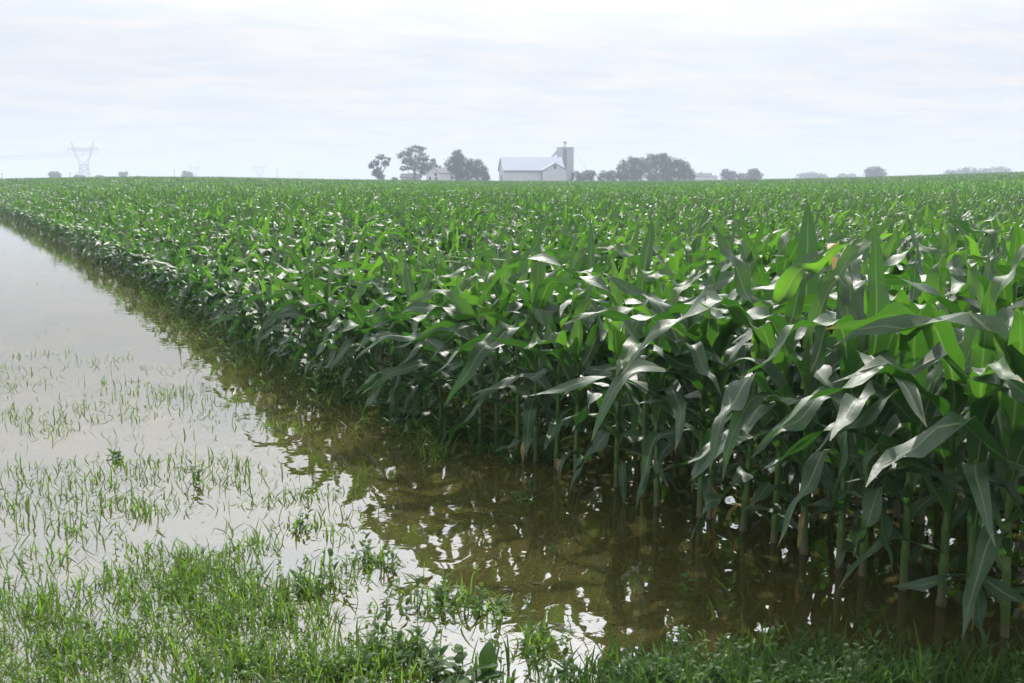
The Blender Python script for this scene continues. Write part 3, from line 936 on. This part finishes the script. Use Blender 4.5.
def barn():
    Yb = FY + 4
    x = at_y(531, 180, Yb)[0]
    zg = gz1(x, Yb)
    s = Yb / F
    zz = lambda py: at_y(531, py, Yb)[2] - zg
    root = empty('barn', (x, Yb, zg), 'long white barn with a pale metal roof and a front gable', 'barn', rz=R(9))
    hx = 29.5 * s; dp = 6.5; ev = zz(170.2); rg = zz(157.6)
    w = MB()
    w.prism([(-dp, -.5), (dp, -.5), (dp, ev), (0, rg - .15), (-dp, ev)], -hx, hx, 'x')
    w.build('wall', M_BARNWALL, root)
    r = MB()
    o_ = .5; t = .18
    sl = (rg - ev) / dp
    prof = [(-dp - o_, ev - o_ * sl), (0, rg), (dp + o_, ev - o_ * sl), (dp + o_, ev - o_ * sl + t), (0, rg + t + .02), (-dp - o_, ev - o_ * sl + t)]
    r.prism(prof, -hx - .5, hx + .5, 'x')
    r.build('roof', M_BARNROOF, root)
    # front wing
    c0 = 19.0 * s; hw = 11.3 * s; wev = zz(170.2); wpk = zz(163.6)
    wg = MB(); wg.prism([(c0 - hw, -.5), (c0 + hw, -.5), (c0 + hw, wev), (c0, wpk - .12), (c0 - hw, wev)], -dp - 3.2, -dp + .02 + .6, 'y')
    wing = wg.build('wing', M_BARNWALL, root)
    rf = MB()
    sl2 = (wpk - wev) / hw
    rf.prism([(c0 - hw - o_, wev - o_ * sl2), (c0, wpk), (c0 + hw + o_, wev - o_ * sl2), (c0 + hw + o_, wev - o_ * sl2 + t), (c0, wpk + t), (c0 - hw - o_, wev - o_ * sl2 + t)], -dp - 3.7, -.9, 'y')
    rf.build('wing_roof', M_BARNROOF, wing)
    v = MB(); v.box(c0 - .5, c0 + .5, -dp - 3.26, -dp - 3.1, wev + .5, wev + 1.7); v.build('vent_window', M_DARKGLASS, wing)
    tr = MB(); tr.box(-hx - .1, c0 - hw - .6, -dp - .56, -dp - .50, ev - .62, ev - .28); tr.build('gutter', M_TRIM, root)
    d = MB(); d.box(-hx - .06, -hx - .003, -2.2, 2.2, -.4, 3.6); d.build('door', M_TRIM, root)
    cn = MB(); cn.box(c0 - hw - .28, c0 - hw - .02, -dp - .3, -dp - .02, -.4, ev - .35); cn.build('downpipe', M_TRIM, root)


barn()


def silo():
    Yb = FY + 22
    x = at_y(565, 180, Yb)[0]; zg = gz1(x, Yb); s = Yb / F
    zz = lambda py: at_y(565, py, Yb)[2] - zg
    root = empty('silo', (x, Yb, zg), 'tall round grain silo with a cone roof behind the barn', 'silo')
    r0 = 8.5 * s
    b_ = MB(); pr = []
    z = -.5
    top = zz(149.2)
    while z < top:
        pr += [(r0, z), (r0, z + .85), (r0 + .05, z + .9), (r0 + .05, z + 1.0)]
        z += 1.02
    pr.append((r0, top))
    b_.lathe(pr, 40); b_.build('body', M_GALV, root, False)
    c_ = MB(); c_.lathe([(r0 + .12, top + .01), (r0 + .05, top + .25), (r0 * .82, zz(147.6)), (r0 * .55, zz(145.9)), (1.4 * s, zz(144.3)), (1.2 * s, zz(143.2))], 40); c_.build('roof', M_GALV, root)
    h_ = MB(); h_.box(-1.3 * s, 1.3 * s, -1.0 * s, 1.0 * s, zz(143.1), zz(141.6)); h_.tube([(-1.0 * s, 0, zz(141.8)), (-2.1 * s, 0, zz(142.6))], .25, 8); h_.build('elevator_head', M_TRIM, root)
    l_ = MB()
    for dx in (-.9, .3): l_.tube([(dx, -r0 - .4, -.4), (dx, -r0 - .4, top + .4)], .11, 5)
    for k in range(28): l_.tube([(-.9, -r0 - .4, .2 + k * (top - .2) / 28), (.3, -r0 - .4, .2 + k * (top - .2) / 28)], .06, 4)
    l_.box(-.85, .25, -r0 - .2, -r0 - .06, -.3, top)
    l_.build('ladder', M_TRIM, root)
    ch = MB(); ch.tube([(-r0 + .2, -1.0, zz(151)), (-13.2 * s, -2.0, zz(157.3))], [.55, .45], 8); ch.build('chute', M_GALV, root)
    g = MB(); g.tube([(r0, 0, top - .3), (23 * s, -1, zz(173))], .03, 4); g.build('guy_wire', M_WIRE, root)


silo()


def gable_house(name, px, Yd, w, d, ev, rg, rz, label, wall, roof, grp, windows=True, chimney=False):
    x = at_y(px, 180, Yd)[0]; zg = gz1(x, Yd)
    root = empty(name, (x, Yd, zg), label, name.split('_')[-1], grp, rz=rz)
    b_ = MB(); b_.prism([(-w / 2, -.5), (w / 2, -.5), (w / 2, ev), (0, rg - .12), (-w / 2, ev)], -d / 2, d / 2, 'y'); b_.build('wall', wall, root)
    sl = (rg - ev) / (w / 2); o_ = .4; t = .16
    r = MB(); r.prism([(-w / 2 - o_, ev - o_ * sl), (0, rg), (w / 2 + o_, ev - o_ * sl), (w / 2 + o_, ev - o_ * sl + t), (0, rg + t), (-w / 2 - o_, ev - o_ * sl + t)], -d / 2 - .35, d / 2 + .35, 'y')
    rf = r.build('roof', roof, root)
    if chimney:
        c_ = MB(); c_.box(-.3, .3, .8, 1.5, rg - .6, rg + .9); c_.build('chimney', M_TRIM, rf)
    if windows:
        for (wx_, wz) in ([(-1.4, 1.4), (1.4, 1.4), (1.2, ev - 1.2)] if ev > 3.6 else [(0.9, 1.2)]):
            m_ = MB(); m_.box(wx_ - .45, wx_ + .45, -d / 2 - .06, -d / 2 + .02, wz, wz + 1.3); fr_ = m_.build('window', M_DARKGLASS, root)
            f_ = MB(); f_.box(wx_ - .55, wx_ + .55, -d / 2 - .09, -d / 2 - .03, wz - .12, wz - .01); f_.build('sill', M_WHITEWALL, fr_)
    if not chimney:
        m_ = MB(); m_.box(-w / 2 + .5, -w / 2 + 1.5, -d / 2 - .05, -d / 2 + .02, -.3, 2.0); m_.build('door', M_TRIM, root)
    return root


gable_house('farm_house', 438.5, FY - 4, 6.2, 7.5, 4.2, 6.1, R(-28), 'white two-storey farmhouse with a dark roof and front gable', M_WHITEWALL, M_SHINGLE, None, chimney=True)
gable_house('garage_building', 411, FY + 6, 4.4, 7.2, 2.6, 3.9, R(84), 'low pale outbuilding with a dark roof under the open-crowned tree', M_WHITEWALL, M_SHINGLE, None)
gable_house('shed_building', 473.5, FY - 8, 3.6, 4.0, 1.2, 2.5, R(6), 'small white gabled shed before the round-topped tree', M_WHITEWALL, M_BARNROOF, None, windows=False)
gable_house('distant_house', 703, 560, 6, 8.5, 4.2, 5.8, R(70), 'hazy grey house with a pitched roof right of the tree clump', M_WHITEWALL, M_SHINGLE, None, chimney=True)
gable_house('distant_shed', 710.5, 575, 4.5, 6.5, 3.4, 4.6, R(95), 'hazy low shed next to the distant grey house', M_WHITEWALL, M_SHINGLE, None, windows=False)


# ---- pylons
def pylon(px, Yd, ytop, label, thick=.30):
    x = at_y(px, HORIZON, Yd)[0]; zg = gz1(x, Yd)
    Ht = at_y(px, ytop, Yd)[2] - zg
    root = empty('pylon', (x, Yd, zg), label, 'pylon', 'lattice pylons of the power line')
    u = Ht / 40.0
    body = MB(); t = thick * u

    def bar(a, b_, k=1.0):
        body.tube([tuple(np.array(a) * u), tuple(np.array(b_) * u)], t * k / 2, 4)
    legs = [[(sx * 6.2, sy * 4.2, -1), (sx * 4.6, sy * 2.2, 9), (sx * 3.8, sy * 1.6, 18)] for sx in (-1, 1) for sy in (-1, 1)]
    for lg_ in legs:
        bar(lg_[0], lg_[1], 1.3); bar(lg_[1], lg_[2], 1.3)
    zsn = [(0, 5.9, 4.0), (4.5, 5.2, 3.1), (9, 4.6, 2.2), (13.5, 4.2, 1.9), (18, 3.8, 1.6)]
    for (z0, a0, b0_), (z1, a1, b1_) in zip(zsn[:-1], zsn[1:]):
        for sy in (-1, 1):
            bar((-a0, sy * b0_, z0), (a1, sy * b1_, z1), .8); bar((a0, sy * b0_, z0), (-a1, sy * b1_, z1), .8); bar((-a1, sy * b1_, z1), (a1, sy * b1_, z1), .9)
        for sx in (-1, 1):
            bar((sx * a0, -b0_, z0), (sx * a1, b1_, z1), .7)
    body.build('tower_body', M_STEEL, root)
    for sx in (-1, 1):
        body = MB()
        out_ = [(3.8, 18), (6.6, 23.5), (9.2, 31), (10.4, 35), (11.0, 40)]
        inn = [(0.4, 18.2), (5.0, 23.8), (7.6, 31), (8.4, 35), (11.0, 40)]
        for (a, b_), (a2, b2) in zip(zip(out_, inn), zip(out_[1:], inn[1:])):
            bar((sx * a[0], 0, a[1]), (sx * a2[0], 0, a2[1]), 1.2); bar((sx * b_[0], 0, b_[1]), (sx * b2[0], 0, b2[1]), 1.2)
            bar((sx * a[0], 0, a[1]), (sx * b2[0], 0, b2[1]), .8); bar((sx * b_[0], 0, b_[1]), (sx * a[0], 0, a[1]), .8)
        body.build('upper_arm', M_STEEL, root)
    body = MB()
    for z0 in (31, 33.6): bar((-15 if z0 > 32 else -9, 0, z0), (15 if z0 > 32 else 9, 0, z0), 1.1)
    for k in range(8):
        a = -9 + k * 18 / 8
        bar((a, 0, 31), (a + 1.125, 0, 33.6), .7); bar((a + 1.125, 0, 33.6), (a + 2.25, 0, 31), .7)
    for sx in (-1, 1): bar((sx * 15, 0, 33.6), (sx * 9, 0, 31), .8)
    body.build('cross_arm', M_STEEL, root)
    tips = []
    for a in (-14.6, 0, 14.6):
        body = MB(); z1 = 33.4 if a else 30.9
        bar((a, 0, z1), (a, 0, z1 - 4.5), 1.0)
        body.build('insulator', M_STEEL, root)
        tips.append(Vector((x + a * u, Yd, zg + (z1 - 4.5) * u)))
    return tips


t1 = pylon(85, 1080, 141.5, 'tall lattice pylon with a V-shaped head on the left horizon', .48)
t2 = pylon(195.5, 2150, 164, 'faint far pylon behind the dark bush', 1.0)
t3 = pylon(260, 2150, 164, 'faint far pylon standing alone right of the dark bush', 1.0)
t4 = pylon(300, 2900, 169.5, 'faintest and smallest pylon at the end of the line', 1.2)


def wires(pairs, label, sag, rad):
    mb = MB()
    for a, b_ in pairs:
        ps = []
        for k in range(13):
            f_ = k / 12
            p_ = a.lerp(b_, f_); p_.z -= sag * 4 * f_ * (1 - f_)
            ps.append(p_)
        mb.tube(ps, rad, 4)
    o_ = mb.build('power_line', M_WIRE)
    tag(o_, label, 'power line')


wires([(a, Vector((a.x - 330, a.y - 160, a.z - 3))) for a in t1], 'thin power wires running left from the tall pylon out of the frame', 7, .10)
wires([(a, b_) for a, b_ in zip(t3, t4)], 'faint power wires between the two farthest pylons', 12, .12)


def pole(px, ytop, Yd, label):
    x = at_y(px, HORIZON, Yd)[0]; zg = gz1(x, Yd); top = at_y(px, ytop, Yd)[2] - zg
    root = empty('utility_pole', (x, Yd, zg), label, 'utility pole', 'utility poles on the horizon')
    a = MB(); a.tube([(0, 0, -1), (0, 0, top)], [.3, .2], 8); a.build('shaft', M_WOOD, root, True)
    b_ = MB(); b_.box(-1.3, 1.3, -.1, .1, top - .9, top - .65); b_.build('crossarm', M_WOOD, root)


pole(277.5, 168.5, 900, 'wooden utility pole between the two farther pylons')
pole(70.5, 172.5, 800, 'short utility pole left of the tall pylon')
pole(175, 170.0, 900, 'utility pole left of the dark bush')
pole(2.5, 173.0, 800, 'utility pole at the left frame edge')

# ------------------------------------------------------------------ light, sky, haze
SUN_EL, SUN_AZ = R(42), R(4)                          # azimuth from +Y towards +X: the sun stands ahead, over the field
S_DIR = Vector((math.sin(SUN_AZ) * math.cos(SUN_EL), math.cos(SUN_AZ) * math.cos(SUN_EL), math.sin(SUN_EL)))
sl = bpy.data.lights.new('sun', 'SUN')
sl.energy = 4.2; sl.angle = R(.55); sl.color = (1, .95, .87)
so = bpy.data.objects.new('sun', sl); COL.objects.link(so)
so.rotation_euler = (-S_DIR).to_track_quat('-Z', 'Y').to_euler()
so.location = (0, 0, 60)

wd = bpy.data.worlds.new('World'); scene.world = wd; wd.use_nodes = True
nt = wd.node_tree; nt.nodes.clear()
out = N(nt, 'ShaderNodeOutputWorld')
bgn = N(nt, 'ShaderNodeBackground', i_Strength=0.14)
sky = N(nt, 'ShaderNodeTexSky', sky_type='NISHITA')
sky.sun_disc = False; sky.sun_elevation = SUN_EL; sky.sun_rotation = SUN_AZ
sky.dust_density = 1.0; sky.air_density = 1.0
tc = N(nt, 'ShaderNodeTexCoord')
dn = N(nt, 'ShaderNodeVectorMath', operation='NORMALIZE'); L(nt, tc.outputs['Generated'], dn.inputs[0])
dot = N(nt, 'ShaderNodeVectorMath', operation='DOT_PRODUCT'); dot.inputs[1].default_value = S_DIR
L(nt, dn.outputs[0], dot.inputs[0])
cosd = math_node(nt, 'MAXIMUM', dot.outputs['Value'], 0.0)
sp = N(nt, 'ShaderNodeSeparateXYZ'); L(nt, dn.outputs[0], sp.inputs[0])
# thin bright cloud overhead and towards the sun, paler near the horizon
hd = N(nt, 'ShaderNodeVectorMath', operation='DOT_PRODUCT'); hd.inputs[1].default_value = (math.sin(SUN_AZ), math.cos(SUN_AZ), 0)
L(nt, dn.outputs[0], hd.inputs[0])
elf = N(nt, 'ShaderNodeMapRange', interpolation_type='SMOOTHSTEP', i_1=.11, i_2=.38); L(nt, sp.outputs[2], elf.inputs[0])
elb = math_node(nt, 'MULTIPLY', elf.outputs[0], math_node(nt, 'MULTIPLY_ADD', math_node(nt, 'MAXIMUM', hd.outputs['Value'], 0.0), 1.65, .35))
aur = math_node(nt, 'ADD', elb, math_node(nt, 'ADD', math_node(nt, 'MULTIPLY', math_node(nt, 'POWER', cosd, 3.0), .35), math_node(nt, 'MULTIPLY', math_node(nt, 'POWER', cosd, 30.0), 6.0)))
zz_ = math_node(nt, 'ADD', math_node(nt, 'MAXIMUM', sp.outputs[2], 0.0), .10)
cv = N(nt, 'ShaderNodeCombineXYZ')
L(nt, math_node(nt, 'DIVIDE', sp.outputs[0], zz_), cv.inputs[0]); L(nt, math_node(nt, 'DIVIDE', sp.outputs[1], zz_), cv.inputs[1])
cn = N(nt, 'ShaderNodeTexNoise', i_Scale=1.6, i_Detail=9.0, i_Roughness=.6, i_Distortion=.3)
L(nt, cv.outputs[0], cn.inputs['Vector'])
veil = N(nt, 'ShaderNodeMapRange', i_1=.36, i_2=.64, i_3=.93, i_4=1.0); L(nt, cn.outputs[0], veil.inputs[0])
ccol = N(nt, 'ShaderNodeVectorMath', operation='SCALE'); 
hue = N(nt, 'ShaderNodeTexNoise', i_Scale=2.3, i_Detail=10.0, i_Roughness=.62, i_Distortion=.4)
hm = N(nt, 'ShaderNodeVectorMath', operation='MULTIPLY'); hm.inputs[1].default_value = (.7, 1.0, 1.0)
L(nt, cv.outputs[0], hm.inputs[0]); L(nt, hm.outputs[0], hue.inputs['Vector'])
ccv = mixc(nt, ramp(nt, hue.outputs[0], .40, .62), (4.02, 4.22, 4.62), (4.72, 4.56, 4.58))
L(nt, ccv, ccol.inputs[0])
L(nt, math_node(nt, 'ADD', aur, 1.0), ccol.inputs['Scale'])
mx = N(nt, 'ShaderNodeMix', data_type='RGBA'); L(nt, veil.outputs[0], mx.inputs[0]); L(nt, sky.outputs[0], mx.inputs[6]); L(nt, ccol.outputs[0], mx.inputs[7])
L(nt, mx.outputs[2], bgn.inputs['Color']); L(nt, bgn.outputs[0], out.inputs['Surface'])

hz = MB(); hz.box(-3600, 3600, -3600, 3600, -2.5, 48)
M_HAZE, nt, out = new_mat('haze')
pv = N(nt, 'ShaderNodeVolumePrincipled')
pv.inputs['Color'].default_value = (.77, .87, 1.0, 1)
pv.inputs['Density'].default_value = .00082
pv.inputs['Anisotropy'].default_value = 0.0
L(nt, pv.outputs[0], out.inputs['Volume'])
tag(hz.build('haze', M_HAZE), 'pale humid haze that fades the farm and the horizon', 'haze', kind='stuff')

# ------------------------------------------------------------------ camera, render
cam = bpy.data.cameras.new('camera')
cam.lens = LENS; cam.sensor_width = 36; cam.clip_start = .05; cam.clip_end = 12000
cam.dof.use_dof = True; cam.dof.focus_distance = 5.5; cam.dof.aperture_fstop = 10
co = bpy.data.objects.new('camera', cam); COL.objects.link(co)
co.location = (0, 0, CAM_Z)
co.rotation_euler = (PI / 2 - PITCH, 0, 0)
scene.camera = co
scene.render.resolution_x, scene.render.resolution_y = W, H
vs = scene.view_settings
vs.view_transform = 'Standard'; vs.look = 'None'; vs.exposure = 0.25; vs.gamma = 1; vs.use_curve_mapping = False
scene.render.engine = 'CYCLES'
cy = scene.cycles
cy.max_bounces = 7; cy.diffuse_bounces = 3; cy.glossy_bounces = 3; cy.transmission_bounces = 4; cy.volume_bounces = 1
cy.transparent_max_bounces = 4
cy.use_denoising = True
cy.sample_clamp_indirect = 6.0
